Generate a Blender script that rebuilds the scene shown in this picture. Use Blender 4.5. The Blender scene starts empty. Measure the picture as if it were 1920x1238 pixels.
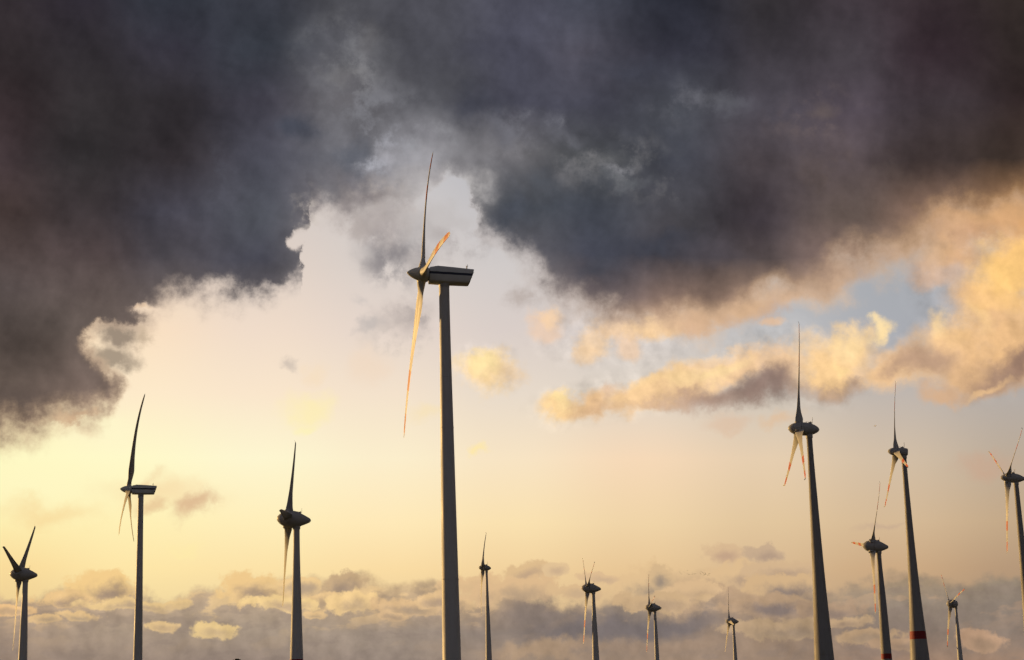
import bpy, bmesh, math, random
from mathutils import Vector, Matrix, Quaternion
random.seed(7)
SC = bpy.context.scene
COL = SC.collection
R = math.radians

# ------------------------------------------------------------------ camera
FPX, PITCH, ROLL, CAMZ = 3332.0, math.atan(.2344), .0295, 1.7
dv = Vector((0, math.cos(PITCH), math.sin(PITCH)))
r0 = Vector((1, 0, 0)); u0 = r0.cross(dv)
rv = r0 * math.cos(ROLL) - u0 * math.sin(ROLL)
uv = u0 * math.cos(ROLL) + r0 * math.sin(ROLL)
cam_d = bpy.data.cameras.new('camera')
cam = bpy.data.objects.new('camera', cam_d); COL.objects.link(cam)
cam_d.sensor_width = 36.0; cam_d.lens = FPX / 1920 * 36.0
cam_d.clip_start = .5; cam_d.clip_end = 80000
m = Matrix.Identity(4)
for i, v in enumerate((rv, uv, -dv)):
    for k in range(3): m[k][i] = v[k]
m.translation = (0, 0, CAMZ)
cam.matrix_world = m
SC.camera = cam
SC.render.resolution_x, SC.render.resolution_y = 1024, 660
CAM = Vector((0, 0, CAMZ))

def ray(x, y):
    return (dv + rv * ((x - 960) / FPX) + uv * ((619 - y) / FPX)).normalized()

# ------------------------------------------------------------------ exposure
SC.view_settings.view_transform = 'Standard'
SC.view_settings.look = 'None'
SC.view_settings.exposure = 0
SC.view_settings.gamma = 1

# ------------------------------------------------------------------ sun: low, to the left and ahead
SUN_AZ, SUN_EL = R(-56), R(9)          # azimuth from the view direction, elevation
sd = Vector((math.sin(SUN_AZ) * math.cos(SUN_EL), math.cos(SUN_AZ) * math.cos(SUN_EL), math.sin(SUN_EL)))
sl = bpy.data.lights.new('sun', 'SUN'); sl.energy = 4.8; sl.angle = R(.53); sl.color = (1, .61, .22)
so = bpy.data.objects.new('sun', sl); COL.objects.link(so)
so.rotation_mode = 'QUATERNION'; so.rotation_quaternion = (-sd).to_track_quat('-Z', 'Y')
so.location = (-200, 100, 200)

# ------------------------------------------------------------------ sky (world, all functions of direction)
def lin(c):
    return tuple(((v / 255) / 12.92 if v / 255 <= .04045 else ((v / 255 + .055) / 1.055) ** 2.4) for v in c)

world = bpy.data.worlds.new('World'); world.use_nodes = True
NT = world.node_tree; NT.nodes.clear()
class G:
    """tiny expression builder for shader nodes"""
    def __init__(s, nt): s.nt = nt
    def n(s, t, **k):
        o = s.nt.nodes.new(t)
        for a, b in k.items(): setattr(o, a, b)
        return o
    def put(s, sock, v):
        if isinstance(v, bpy.types.NodeSocket): s.nt.links.new(v, sock)
        else: sock.default_value = v
    def m(s, op, *a, clamp=False):
        o = s.n('ShaderNodeMath', operation=op, use_clamp=clamp)
        for i, v in enumerate(a): s.put(o.inputs[i], v)
        return o.outputs[0]
    def v(s, op, *a):
        o = s.n('ShaderNodeVectorMath', operation=op)
        for i, v in enumerate(a):
            if op == 'SCALE' and i == 1: s.put(o.inputs['Scale'], v)
            else: s.put(o.inputs[i], v)
        return o.outputs['Value'] if op in ('LENGTH', 'DOT_PRODUCT', 'DISTANCE') else o.outputs[0]
    def ss(s, x, a, b, lo=0., hi=1., kind='SMOOTHSTEP'):
        o = s.n('ShaderNodeMapRange', interpolation_type=kind)
        for i, v in enumerate((x, a, b, lo, hi)): s.put(o.inputs[i], v)
        return o.outputs[0]
    def mix(s, f, a, b, mode='MIX'):
        o = s.n('ShaderNodeMix', data_type='RGBA', blend_type=mode)
        s.put(o.inputs[0], f); s.put(o.inputs[6], a); s.put(o.inputs[7], b)
        return o.outputs[2]
    def noise(s, vec, scale, detail, rough=.55, col=False, dist=0, lac=2.0):
        o = s.n('ShaderNodeTexNoise', noise_dimensions='3D')
        s.put(o.inputs['Vector'], vec); o.inputs['Scale'].default_value = scale
        o.inputs['Detail'].default_value = detail; o.inputs['Roughness'].default_value = rough
        o.inputs['Lacunarity'].default_value = lac; o.inputs['Distortion'].default_value = dist
        return o.outputs['Color' if col else 'Fac']
    def ramp(s, fac, stops, interp='EASE'):
        o = s.n('ShaderNodeValToRGB'); cr = o.color_ramp; cr.interpolation = interp
        while len(cr.elements) > 1: cr.elements.remove(cr.elements[-1])
        cr.elements[0].position = stops[0][0]; cr.elements[0].color = (*stops[0][1], 1)
        for p, c in stops[1:]:
            e = cr.elements.new(p); e.color = (*c, 1)
        s.put(o.inputs[0], fac)
        return o.outputs[0]
g = G(NT)
tc = g.n('ShaderNodeTexCoord')
D = g.v('NORMALIZE', tc.outputs['Generated'])
sep = g.n('ShaderNodeSeparateXYZ'); g.put(sep.inputs[0], D)
az = g.m('ARCTAN2', sep.outputs[0], sep.outputs[1])
el = g.m('ARCSINE', sep.outputs[2])
# sky chart: azimuth and elevation turned by the small roll of the horizon, unit = 1000 / 3332 rad
K = FPX / 1000; AZ0, EL0 = 0.0, math.asin(dv.z)
ca, sa = math.cos(ROLL), math.sin(ROLL)
def chart(x, y):
    q = ray(x, y); a = math.atan2(q.x, q.y) * K; e = (math.asin(q.z) - EL0) * K
    X = .96 + a * ca - e * sa; Y = .619 - (e * ca + a * sa)
    return X - (X - .96) * (.043 - .066 * Y), Y - (X - .96) ** 2 * (.064 - .052 * Y)      # follow great circles, not parallels
a_ = g.m('MULTIPLY', az, K)
e_ = g.m('MULTIPLY', g.m('SUBTRACT', el, EL0), K)
U = g.m('ADD', g.m('MULTIPLY_ADD', a_, ca, .96), g.m('MULTIPLY', e_, -sa))
V = g.m('ADD', g.m('MULTIPLY_ADD', e_, -ca, .619), g.m('MULTIPLY', a_, -sa))
Uo = g.m('SUBTRACT', U, .96)
Uc = g.m('SUBTRACT', U, g.m('MULTIPLY', Uo, g.m('MULTIPLY_ADD', V, -.066, .043)))
V = g.m('SUBTRACT', V, g.m('MULTIPLY', g.m('MULTIPLY', Uo, Uo), g.m('MULTIPLY_ADD', V, -.052, .064)))
U = Uc
cmb = g.n('ShaderNodeCombineXYZ'); g.put(cmb.inputs[0], U); g.put(cmb.inputs[1], V)
P = cmb.outputs[0]
D3 = g.v('SCALE', D, K)

def off(vec, amp):                     # (noise - .5) * amp, as a vector in the chart
    return g.v('MULTIPLY', g.v('SUBTRACT', vec, (.5, .5, .5)), (amp, amp, 0))
nA = g.noise(D3, 2.6, 9, .6, col=True)
nB = g.noise(g.v('ADD', D3, (7.3, 2.1, 5.5)), 9.0, 7, .6, col=True)
P_s = g.v('ADD', P, off(nA, .10))
P_m = g.v('ADD', P, off(nB, .13))
P_b = g.v('ADD', P, off(nB, .05))
P_l = g.v('ADD', g.v('ADD', P, off(nA, .42)), off(nB, .06))
sxy = g.n('ShaderNodeSeparateXYZ'); g.put(sxy.inputs[0], P_l); Ul, Vl = sxy.outputs[0], sxy.outputs[1]
sxy = g.n('ShaderNodeSeparateXYZ'); g.put(sxy.inputs[0], P_s); Us, Vs = sxy.outputs[0], sxy.outputs[1]
sxy = g.n('ShaderNodeSeparateXYZ'); g.put(sxy.inputs[0], P_m); Um, Vm = sxy.outputs[0], sxy.outputs[1]
nE = g.noise(g.v('ADD', D3, (1.7, 9.2, 3.3)), 6.0, 9, .62)      # edge break-up
nF = g.noise(g.v('ADD', D3, (4.1, 0.2, 8.3)), 22.0, 6, .62)     # fine break-up
nE2 = g.noise(g.v('ADD', D3, (5.7, 1.2, 2.3)), 17.0, 7, .60)
nF2 = g.noise(g.v('ADD', D3, (3.1, 7.2, 6.3)), 48.0, 4, .60)
# relief: the same billows seen a little further towards the sun
nR1 = g.noise(g.v('ADD', D3, (2.7, 3.2, 1.3)), 7.0, 7, .56)
nR2 = g.noise(g.v('ADD', D3, (2.7 - .014, 3.2, 1.3 - .006)), 7.0, 7, .56)
D3b = g.v('MULTIPLY', g.v('ADD', D3, (3.1, 1.2, 0)), (1, 1, 2.3))
nW = g.noise(g.v('ADD', D3, (6.6, 4.4, 2.2)), 9.0, 9, .64)
nD = g.noise(g.v('ADD', D3, (9.6, 1.4, 5.2)), 3.6, 5, .5)
rel = g.m('SUBTRACT', nR1, nR2)

def grid(u, v, xs, rows, interp='EASE'):
    x0, x1 = xs[0], xs[-1]
    uu = g.ss(u, x0 / 1000, x1 / 1000, kind='LINEAR')
    cur = None; py = None
    for y, cols in rows:
        cols = [c for c in cols]
        st = [((x - x0) / (x1 - x0), lin(c)) for x, c in zip(xs, cols)]
        cr = g.ramp(uu, st, interp)
        if cur is None: cur = cr
        else: cur = g.mix(g.ss(v, py / 1000, y / 1000, kind='LINEAR'), cur, cr)
        py = y
    return cur

def curve(u, pts, interp='EASE'):      # height of an outline over the azimuth
    x0, x1 = pts[0][0], pts[-1][0]
    uu = g.ss(u, x0 / 1000, x1 / 1000, kind='LINEAR')
    o = g.n('ShaderNodeSeparateColor'); g.put(o.inputs[0], g.ramp(uu, [((x - x0) / (x1 - x0), (y / 1000,) * 3) for x, y in pts], interp))
    return o.outputs[0]

# one cloud patch as a node group: a turned ellipse with a broken, soft edge, laid over what is behind it
PG = bpy.data.node_groups.new('cloud_patch', 'ShaderNodeTree')
def _sock(name, typ, io='INPUT'): PG.interface.new_socket(name, in_out=io, socket_type='NodeSocket' + typ)
for nm, ty in [('Behind', 'Color'), ('P', 'Vector'), ('Centre', 'Vector'), ('Long', 'Vector'), ('Short', 'Vector'), ('Soft', 'Float'),
               ('Break', 'Float'), ('Fine', 'Float'), ('Opacity', 'Float'), ('Colour', 'Color'), ('NE', 'Float'), ('NF', 'Float'), ('Gate', 'Float')]: _sock(nm, ty)
_sock('Result', 'Color', 'OUTPUT'); _sock('Mask', 'Float', 'OUTPUT')
h = G(PG)
gi = h.n('NodeGroupInput').outputs; go = h.n('NodeGroupOutput').inputs
pq = h.v('SUBTRACT', gi['P'], gi['Centre'])
pa = h.v('DOT_PRODUCT', pq, gi['Long']); pb = h.v('DOT_PRODUCT', pq, gi['Short'])
pd = h.m('SQRT', h.m('MULTIPLY_ADD', pa, pa, h.m('MULTIPLY', pb, pb)))
pd = h.m('MULTIPLY_ADD', h.m('SUBTRACT', gi['NE'], .5), gi['Break'], pd)
pd = h.m('MULTIPLY_ADD', h.m('SUBTRACT', gi['NF'], .5), gi['Fine'], pd)
pk = h.m('MULTIPLY', h.ss(pd, 1.0, h.m('SUBTRACT', 1.0, gi['Soft'])), h.m('MULTIPLY', gi['Opacity'], gi['Gate']))
h.put(go['Mask'], pk); h.put(go['Result'], h.mix(pk, gi['Behind'], gi['Colour']))

MG = bpy.data.node_groups.new('lay_over', 'ShaderNodeTree')
MG.interface.new_socket('F', in_out='INPUT', socket_type='NodeSocketFloat')
for nm in 'AB': MG.interface.new_socket(nm, in_out='INPUT', socket_type='NodeSocketColor')
MG.interface.new_socket('Result', in_out='OUTPUT', socket_type='NodeSocketColor')
h = G(MG); gi = h.n('NodeGroupInput').outputs; go = h.n('NodeGroupOutput').inputs
h.put(go[0], h.mix(gi['F'], gi['A'], gi['B']))
def over(f, a, b):
    o = g.n('ShaderNodeGroup', node_tree=MG)
    for i, v in enumerate((f, a, b)): g.put(o.inputs[i], v)
    return o.outputs[0]
CG = bpy.data.node_groups.new('brightness', 'ShaderNodeTree')
CG.interface.new_socket('F', in_out='INPUT', socket_type='NodeSocketFloat')
CG.interface.new_socket('A', in_out='INPUT', socket_type='NodeSocketColor')
CG.interface.new_socket('Result', in_out='OUTPUT', socket_type='NodeSocketColor')
h = G(CG); gi = h.n('NodeGroupInput').outputs; go = h.n('NodeGroupOutput').inputs
hc = h.n('ShaderNodeCombineColor')
for i in range(3): h.put(hc.inputs[i], gi['F'])
h.put(go[0], h.mix(1.0, gi['A'], hc.outputs[0], 'MULTIPLY'))
def cscale(col, f):
    o = g.n('ShaderNodeGroup', node_tree=CG); g.put(o.inputs[0], f); g.put(o.inputs[1], col)
    return o.outputs[0]

def patch(cur, x, y, rx, ry, rot, w, soft, op, brk, fine, col, gate=1.0):
    cx, cy = chart(x, y)
    o = g.n('ShaderNodeGroup', node_tree=PG); i = o.inputs
    if cur is not None: g.put(i['Behind'], cur)
    g.put(i['P'], {'0': P, 's': P_s, 'm': P_m, 'l': P_l, 'b': P_b, 'c': P_b}[w])
    i['Centre'].default_value = (cx, cy, 0); c, n = math.cos(R(rot)), -math.sin(R(rot))
    i['Long'].default_value = (c * 1000 / rx, n * 1000 / rx, 0); i['Short'].default_value = (-n * 1000 / ry, c * 1000 / ry, 0)
    i['Soft'].default_value = soft; i['Break'].default_value = brk; i['Fine'].default_value = fine; i['Opacity'].default_value = op
    i['Colour'].default_value = (*lin(col), 1)
    g.put(i['NE'], nE2 if w in 'bc' else nE); g.put(i['NF'], nF2 if w in 'bc' else nF); g.put(i['Gate'], gate)
    return o
def blob(x, y, rx, ry, rot=0, w='m', soft=.6, brk=.0, fine=.0):
    return patch(None, x, y, rx, ry, rot, w, soft, 1, brk, fine, (0, 0, 0)).outputs['Mask']
def stroke(cur, x, y, rx, ry, col, rot=0, w='m', soft=.6, op=1.0, brk=.0, fine=.0):
    return patch(cur, x, y, rx, ry, rot, w, soft, op, brk, fine, col).outputs['Result']

def veil(cur, x, y, rx, ry, col, lo, hi, op=1.0, rot=0, soft=1.0, n=None):
    """streaks and tatters: cloud shows only where the noise is high, inside a soft ellipse"""
    return patch(cur, x, y, rx, ry, rot, 'm', soft, op, 0, 0, col, g.ss(nW if n is None else n, lo, hi)).outputs['Result']
# --- the clear sky behind the clouds
XS = [0, 240, 480, 720, 960, 1200, 1440, 1680, 1920]
clear = grid(U, V, XS, [
 (300, [(215,190,170),(210,195,180),(205,198,195),(198,196,198),(182,182,188),(172,174,182),(164,168,178),(156,160,172),(160,162,168)]),
 (500, [(245,215,180),(238,216,194),(226,210,198),(216,206,200),(208,202,200),(196,192,192),(178,180,184),(168,171,176),(172,170,172)]),
 (620, [(255,230,185),(250,224,194),(240,220,202),(230,214,203),(218,206,200),(208,200,196),(192,190,190),(170,172,178),(176,172,174)]),
 (740, [(255,240,196),(254,234,202),(250,230,204),(244,226,204),(232,218,202),(224,212,198),(208,198,186),(192,182,174),(180,172,166)]),
 (860, [(255,249,196),(255,249,202),(254,246,208),(252,238,204),(248,228,196),(246,217,184),(230,206,176),(210,190,166),(188,171,152)]),
 (980, [(254,238,176),(255,240,182),(255,238,186),(255,233,184),(250,225,176),(240,212,168),(226,198,158),(213,185,150),(195,168,136)]),
 (1065,[(250,220,156),(254,230,168),(252,226,168),(250,220,164),(242,210,158),(232,198,150),(216,184,144),(204,170,132),(182,152,122)]),
 (1240,[(220,190,140),(225,195,145),(220,190,145),(215,185,140),(200,170,130),(190,160,125),(180,150,120),(165,140,115),(150,130,110)]),
])
# faint high veils and glows in the clear part
sky = clear
sky = stroke(sky, 60, 905, 260, 100, (255,249,200), w='s', soft=1, op=.55)
sky = stroke(sky, 200, 800, 110, 50, (255,248,204), w='m', soft=1, op=.7)
sky = stroke(sky, 580, 762, 62, 42, (255,240,170), w='m', soft=.9, op=.55, brk=.6)
sky = stroke(sky, 572, 796, 30, 14, (255,244,176), w='m', soft=.9, op=.5, brk=.6)
sky = stroke(sky, 690, 690, 60, 50, (242,216,190), w='m', soft=1, op=.5, brk=1)
sky = stroke(sky, 795, 770, 60, 26, (248,226,180), w='m', soft=1, op=.6, brk=.8)
sky = stroke(sky, 550, 678, 26, 20, (190,178,168), w='m', soft=.9, op=.6, brk=1.2, fine=.4)
sky = stroke(sky, 590, 690, 24, 36, (246,222,190), w='m', soft=1, op=.6, brk=1)
sky = stroke(sky, 690, 620, 44, 20, (188,180,176), rot=15, w='m', soft=.9, op=.7, brk=1.2, fine=.4)
sky = stroke(sky, 680, 582, 36, 16, (196,188,184), w='m', soft=1, op=.5, brk=1.2)
sky = stroke(sky, 900, 842, 22, 14, (255,232,165), w='m', soft=.9, op=.8, brk=.6)
sky = stroke(sky, 300, 925, 170, 52, (242,200,150), w='m', soft=1, op=.45, brk=1)
sky = stroke(sky, 375, 945, 66, 26, (214,172,136), rot=35, w='m', soft=.9, op=.75, brk=1.1, fine=.3)
sky = stroke(sky, 290, 955, 50, 22, (224,184,140), w='m', soft=.9, op=.6, brk=1.1)
sky = stroke(sky, 262, 900, 60, 24, (236,196,150), rot=30, w='m', soft=.9, op=.5, brk=1)
sky = stroke(sky, 90, 965, 150, 40, (246,212,150), w='m', soft=1, op=.6, brk=.8)
sky = stroke(sky, 1855, 872, 70, 34, (204,164,138), w='m', soft=1, op=.5, brk=.5)
sky = stroke(sky, 1660, 985, 60, 10, (196,168,144), w='m', soft=1, op=.6, brk=.6)

# --- the lit middle clouds
sky = stroke(sky, 875, 680, 40, 26, (246,220,178), w='c', soft=.9, op=.8, brk=1.3, fine=.7)
sky = stroke(sky, 918, 694, 74, 58, (250,216,164), w='c', soft=.75, brk=1.3, fine=.7)
sky = stroke(sky, 958, 702, 40, 34, (232,202,168), w='c', soft=.9, brk=1.3, op=.7, fine=.5)
sky = stroke(sky, 908, 680, 44, 36, (255,228,168), w='c', soft=.8, brk=1.3, fine=.5)
for a in [(1020,612,50,38,(236,204,178),.8), (1035,598,36,20,(250,212,170),.8), (1110,640,56,34,(250,214,172),.8), (1095,665,40,28,(248,212,170),.7),
          (1160,612,70,30,(246,206,160),.85), (1175,650,30,34,(240,206,174),.8), (1230,608,74,34,(246,206,156),.9), (1290,600,80,30,(228,186,146),.8),
          (1400,585,110,34,(200,166,142),.8), (1450,610,40,14,(232,190,150),.7)]:
    sky = stroke(sky, a[0], a[1], a[2], a[3], a[4], w='c', soft=.8, op=a[5], brk=1.7, fine=.7)
# long band from (1010,770) to the right edge
BB = [(1060,760,64,34,(250,212,156),0), (1120,762,70,38,(240,198,150),0), (1200,745,90,40,(244,204,154),12), (1290,715,100,48,(248,208,156),18),
      (1370,690,100,46,(244,204,160),10), (1470,690,70,44,(238,200,160),0), (1590,655,100,58,(252,212,158),0), (1650,620,36,34,(255,224,168),0),
      (1560,690,90,44,(250,208,152),0), (1680,690,110,52,(240,198,150),0), (1790,640,110,70,(242,198,146),0), (1860,560,110,100,(244,196,134),0),
      (1900,480,110,90,(250,200,128),0), (1780,480,70,60,(222,178,138),0), (1830,700,110,58,(224,182,138),0), (1770,740,60,30,(214,176,142),0),
      (1900,650,110,90,(236,190,138),0), (1800,420,90,40,(206,160,120),0), (1920,420,90,50,(220,168,116),0), (1765,520,50,50,(206,178,158),0)]
for a in BB: sky = stroke(sky, a[0], a[1], a[2], a[3], a[4], rot=a[5], w='m', soft=.75, brk=.8, fine=.3)
for a in [(1800,425,150,44,(196,156,124),14,.9), (1885,400,90,44,(206,158,114),14,.9), (1690,455,110,34,(180,156,146),18,.75), (1560,525,120,36,(166,144,136),22,.8), (1480,565,70,26,(206,168,140),20,.7),
          (1400,580,90,34,(206,168,134),8,.8), (1215,606,70,22,(255,214,160),0,.9), (1300,600,60,20,(214,172,138),0,.8), (1740,500,50,60,(206,172,146),0,.8)]:
    sky = stroke(sky, a[0], a[1], a[2], a[3], a[4], rot=a[5], w='m', soft=.9, op=a[6], brk=.8, fine=.3)
SH = [(1330,745,120,30,(188,152,130),4,.8), (1400,735,130,36,(150,126,114),8,.95), (1450,715,90,34,(146,122,112),10,.9), (1560,720,90,26,(176,144,122),0,.7),
      (1612,708,26,20,(160,132,114),0,.7), (1740,672,90,36,(186,152,128),10,.8), (1700,690,60,26,(176,144,124),0,.6), (1880,700,90,44,(160,130,114),28,.85),
      (1915,670,50,30,(140,112,102),20,.8), (1130,770,70,18,(214,176,140),0,.6), (1150,742,24,22,(214,178,148),0,.7), (1230,762,80,14,(206,170,140),0,.7),
      (1800,560,60,40,(222,180,140),0,.5), (1850,610,50,30,(220,176,134),0,.5)]
for a in SH: sky = stroke(sky, a[0], a[1], a[2] * 1.08, a[3] * 1.12, a[4], rot=a[5], w='m', soft=1.0, op=a[6], brk=.8, fine=.2)
HL = [(1350,690,60,22,(255,222,164),16,.8), (1280,712,60,24,(252,216,160),16,.7), (1590,640,60,36,(255,222,166),0,.7), (1640,612,26,26,(255,228,176),0,.7),
      (1580,682,34,16,(255,220,156),0,.7), (1060,748,40,20,(255,226,164),0,.8), (1750,600,30,36,(255,218,160),20,.7), (1840,600,24,60,(255,212,150),30,.5),
      (1880,500,80,40,(255,206,130),0,.7), (1340,665,60,18,(246,212,172),10,.6), (1200,725,40,16,(252,214,158),10,.6), (1860,720,60,14,(244,200,146),28,.6)]
for a in HL: sky = stroke(sky, a[0], a[1], a[2], a[3], a[4], rot=a[5], w='m', soft=.9, op=a[6], brk=1., fine=.3)
for a in [(1370,790,60,24,(222,186,156),0,.5), (1460,780,60,22,(226,188,150),20,.6)]:
    sky = stroke(sky, a[0], a[1], a[2], a[3], a[4], rot=a[5], w='m', soft=.9, op=a[6], brk=.8)

bandm = None
for a in [(1150,745,210,60,8), (1480,690,330,90,6), (1830,560,170,240,0), (920,690,80,60,0), (1150,640,200,70,0)]:
    k = blob(a[0], a[1], a[2], a[3], a[4], 'm', .5, .5); bandm = k if bandm is None else g.m('MAXIMUM', bandm, k)
for a in [(735,470,110,100,(150,145,146),.42,.58,.95), (720,500,60,60,(138,132,134),.44,.56,.8), (700,420,70,50,(150,142,144),.43,.58,.9), (650,420,60,40,(168,158,154),.44,.58,.8), (800,420,80,60,(190,184,182),.44,.58,.8), (790,580,60,50,(160,150,148),.44,.58,.8), (760,640,110,40,(186,176,168),.46,.6,.7), (790,590,120,70,(176,166,162),.47,.62,.8), (880,460,80,70,(166,158,156),.46,.62,.8),
          (980,560,90,40,(176,162,154),.46,.62,.7)]:
    sky = veil(sky, *a)
# torn fragments at the lower left edge of the deck
for a in [(185,600,74,18,(255,222,160),8,.9), (135,640,30,34,(222,190,152),0,.7), (165,700,40,40,(240,206,160),0,.6)]:
    sky = stroke(sky, a[0], a[1], a[2], a[3], a[4], rot=a[5], w='m', soft=.8, op=a[6], brk=.8, fine=.3)
for a in [(228,628,44,34,(150,134,118),20,.95), (205,680,66,32,(156,140,122),10,.9), (175,722,60,30,(170,150,128),0,.8), (262,625,24,30,(180,160,136),0,.7), (165,668,34,24,(176,156,134),0,.7),
          (120,780,60,14,(200,160,124),0,.7), (165,782,44,10,(214,172,132),0,.7), (245,570,50,12,(220,184,144),0,.6)]:
    sky = stroke(sky, a[0], a[1], a[2], a[3], a[4], rot=a[5], w='m', soft=.8, op=a[6], brk=1.2, fine=.5)
for a in [(745,470,60,56,(140,134,136),.75), (715,440,40,40,(150,142,142),.6), (790,500,50,40,(164,156,154),.6), (770,600,70,56,(184,172,166),.6), (830,440,44,26,(176,168,166),.6), (860,400,50,30,(190,184,182),.5)]:
    sky = stroke(sky, a[0], a[1], a[2], a[3], a[4], w='m', soft=1., op=a[5], brk=1.3, fine=.3)
upper = cscale(sky, g.m('MULTIPLY_ADD', rel, g.m('MULTIPLY', bandm, 1.7), 1.0))

# --- low bank along the horizon
bank = grid(Us, Vs, XS, [
 (1090,[(205,172,130),(208,178,138),(205,175,136),(205,175,135),(196,166,130),(185,158,128),(180,152,124),(168,146,120),(150,134,116)]),
 (1130,[(190,162,132),(190,165,138),(180,158,134),(186,160,130),(172,148,124),(150,134,120),(166,142,120),(150,134,118),(138,124,112)]),
 (1175,[(168,146,126),(170,150,130),(166,148,130),(160,143,128),(138,124,114),(128,116,110),(155,132,112),(138,122,110),(138,122,110)]),
 (1240,[(150,130,115),(155,136,122),(152,134,122),(150,134,122),(160,138,118),(165,140,118),(155,132,114),(158,130,110),(160,130,108)]),
 (1400,[(140,122,108),(145,126,112),(142,124,112),(140,124,112),(140,122,108),(140,122,108),(140,120,104),(140,118,102),(140,118,100)]),
])
yb = curve(Um, [(-400,1120),(0,1112),(60,1108),(130,1092),(200,1088),(240,1108),(330,1116),(420,1104),(500,1085),(560,1092),(640,1092),(720,1110),(800,1100),(900,1112),(1000,1120),(1100,1124),(1200,1112),(1300,1105),(1420,1098),(1500,1090),(1620,1085),(1760,1080),(1920,1076),(2400,1070)])
sky = clear
sky = stroke(sky, 345, 1028, 46, 14, (255,236,170), w='m', soft=1, op=.5, brk=.8)
bankm = g.ss(g.m('SUBTRACT', Vm, yb), -.006, .022)
sky = over(bankm, sky, bank)
nb1 = g.noise(D3b, 8, 6, .55); nb2 = g.noise(g.v('ADD', D3b, (-.012, -.004, .030)), 8, 6, .55)
reb = g.m('SUBTRACT', nb1, nb2)
litc = grid(Us, Vs, [0, 480, 960, 1440, 1920], [
 (1090,[(250,212,148),(246,210,150),(236,200,148),(216,180,140),(190,154,124)]),
 (1170,[(228,190,140),(232,196,142),(206,170,134),(196,164,130),(176,144,118)]),
 (1240,[(160,138,118),(162,140,120),(176,150,124),(178,150,122),(172,140,114)])])
lk = g.m('MULTIPLY', g.ss(reb, .02, .11), g.m('MULTIPLY', bankm, g.ss(Vs, 1.19, 1.12, .10, .62)))
lk = g.m('MULTIPLY', lk, g.ss(Us, .95, 1.5, 1.0, .6))
sky = over(lk, sky, litc)
sky = over(g.m('MULTIPLY', g.m('MULTIPLY', g.ss(reb, -.01, -.10), bankm), .35), sky, (*lin((138,122,112)), 1))
def cumulus(cur, x, y, rx, ry, body, lit, rot=0, w='b', op=1.0, soft=.36, brk=1.9, sx=.12, sy=.35):
    """a heap of cloud: bright towards the sun (left and above), softly darker to the lower right"""
    cur = stroke(cur, x, y, rx * 1.1, ry * 1.15, lit, rot, w, soft, op, brk, .9)
    return stroke(cur, x + rx * sx, y + ry * sy, rx * .95, ry * .95, body, rot, w, .95, op, brk * .8, .6)
for a in [(195,1104,62,30,(168,144,122),(244,206,142)), (120,1122,60,16,(176,150,124),(234,196,140)),
          (475,1108,72,32,(172,148,124),(240,202,142)), (640,1104,50,26,(162,140,120),(200,170,132)),
          (600,1128,60,14,(184,158,128),(230,194,142)), (665,1136,52,22,(196,168,132),(240,204,146)),
          (760,1142,80,16,(176,152,126),(220,184,138)), (830,1128,70,14,(180,154,128),(226,190,142)),
          (520,1132,70,14,(196,168,134),(240,206,146)), (560,1100,60,14,(184,160,132),(238,202,146)),
          (300,1172,34,12,(206,176,136),(228,194,142)), (404,1180,46,13,(206,178,136),(232,200,142)),
          (240,1132,110,10,(192,166,134),(232,198,142)), (90,1160,40,10,(186,160,128),(222,186,136)),
          (150,1150,50,12,(184,160,130),(226,190,138)), (20,1142,50,10,(196,164,128),(232,190,136)),
          (590,1150,26,8,(196,168,132),(226,190,140)), (735,1160,34,10,(180,154,126),(214,180,138)),
          (985,1075,46,18,(196,166,134),(222,188,142)), (900,1098,90,22,(206,176,136),(226,190,144)),
          (960,1110,120,24,(192,164,132),(222,186,142)), (1045,1075,26,12,(206,176,142),(226,194,150))]:
    sky = cumulus(sky, *a)
# dark slab and the clouds in the middle right of the bank
sky = stroke(sky, 1040, 1165, 190, 46, (134,120,112), rot=-4, w='m', soft=.8, op=.85, brk=.5)
sky = stroke(sky, 1180, 1180, 250, 30, (122,112,110), rot=4, w='m', soft=.7, op=.95, brk=.5)
sky = stroke(sky, 1020, 1218, 160, 22, (176,148,120), w='m', soft=.8, op=.8, brk=.9)
sky = stroke(sky, 1250, 1222, 260, 20, (160,136,116), w='m', soft=.8, op=.8, brk=.9)
sky = stroke(sky, 1330, 1115, 220, 46, (188,158,128), w='m', soft=.8, op=.9, brk=.8)
for a in [(1210,1098,60,42,(168,148,126),(226,192,146)), (1240,1082,34,22,(160,142,124),(214,182,140)),
          (1300,1110,66,22,(196,166,132),(218,184,142)), (1350,1040,40,17,(196,164,136),(216,184,146)),
          (1440,1040,42,15,(180,154,132),(200,172,142)), (1390,1078,64,22,(188,160,132),(222,188,144)),
          (1470,1068,70,20,(178,152,130),(212,180,142)), (1480,1100,80,30,(150,132,120),(212,178,136)),
          (1450,1135,100,22,(140,124,116),(186,156,126)), (1560,1140,60,20,(150,130,116),(176,148,122)),
          (1575,1165,50,12,(160,136,114),(190,160,126)), (1460,1180,110,18,(160,138,116),(184,156,124)),
          (1620,1195,70,14,(164,140,116),(182,152,120)), (1840,1202,44,18,(164,136,112),(184,150,122)),
          (1120,1085,40,10,(206,176,142),(222,188,146)), (1075,1112,60,12,(204,174,138),(220,186,142)),
          (1690,1212,60,12,(156,132,112),(176,146,118)), (1240,1128,100,18,(186,158,128),(206,174,134))]:
    sky = cumulus(sky, *a)

lower = cscale(sky, g.m('MULTIPLY_ADD', rel, g.m('MULTIPLY', bankm, 1.6), 1.0))

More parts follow.
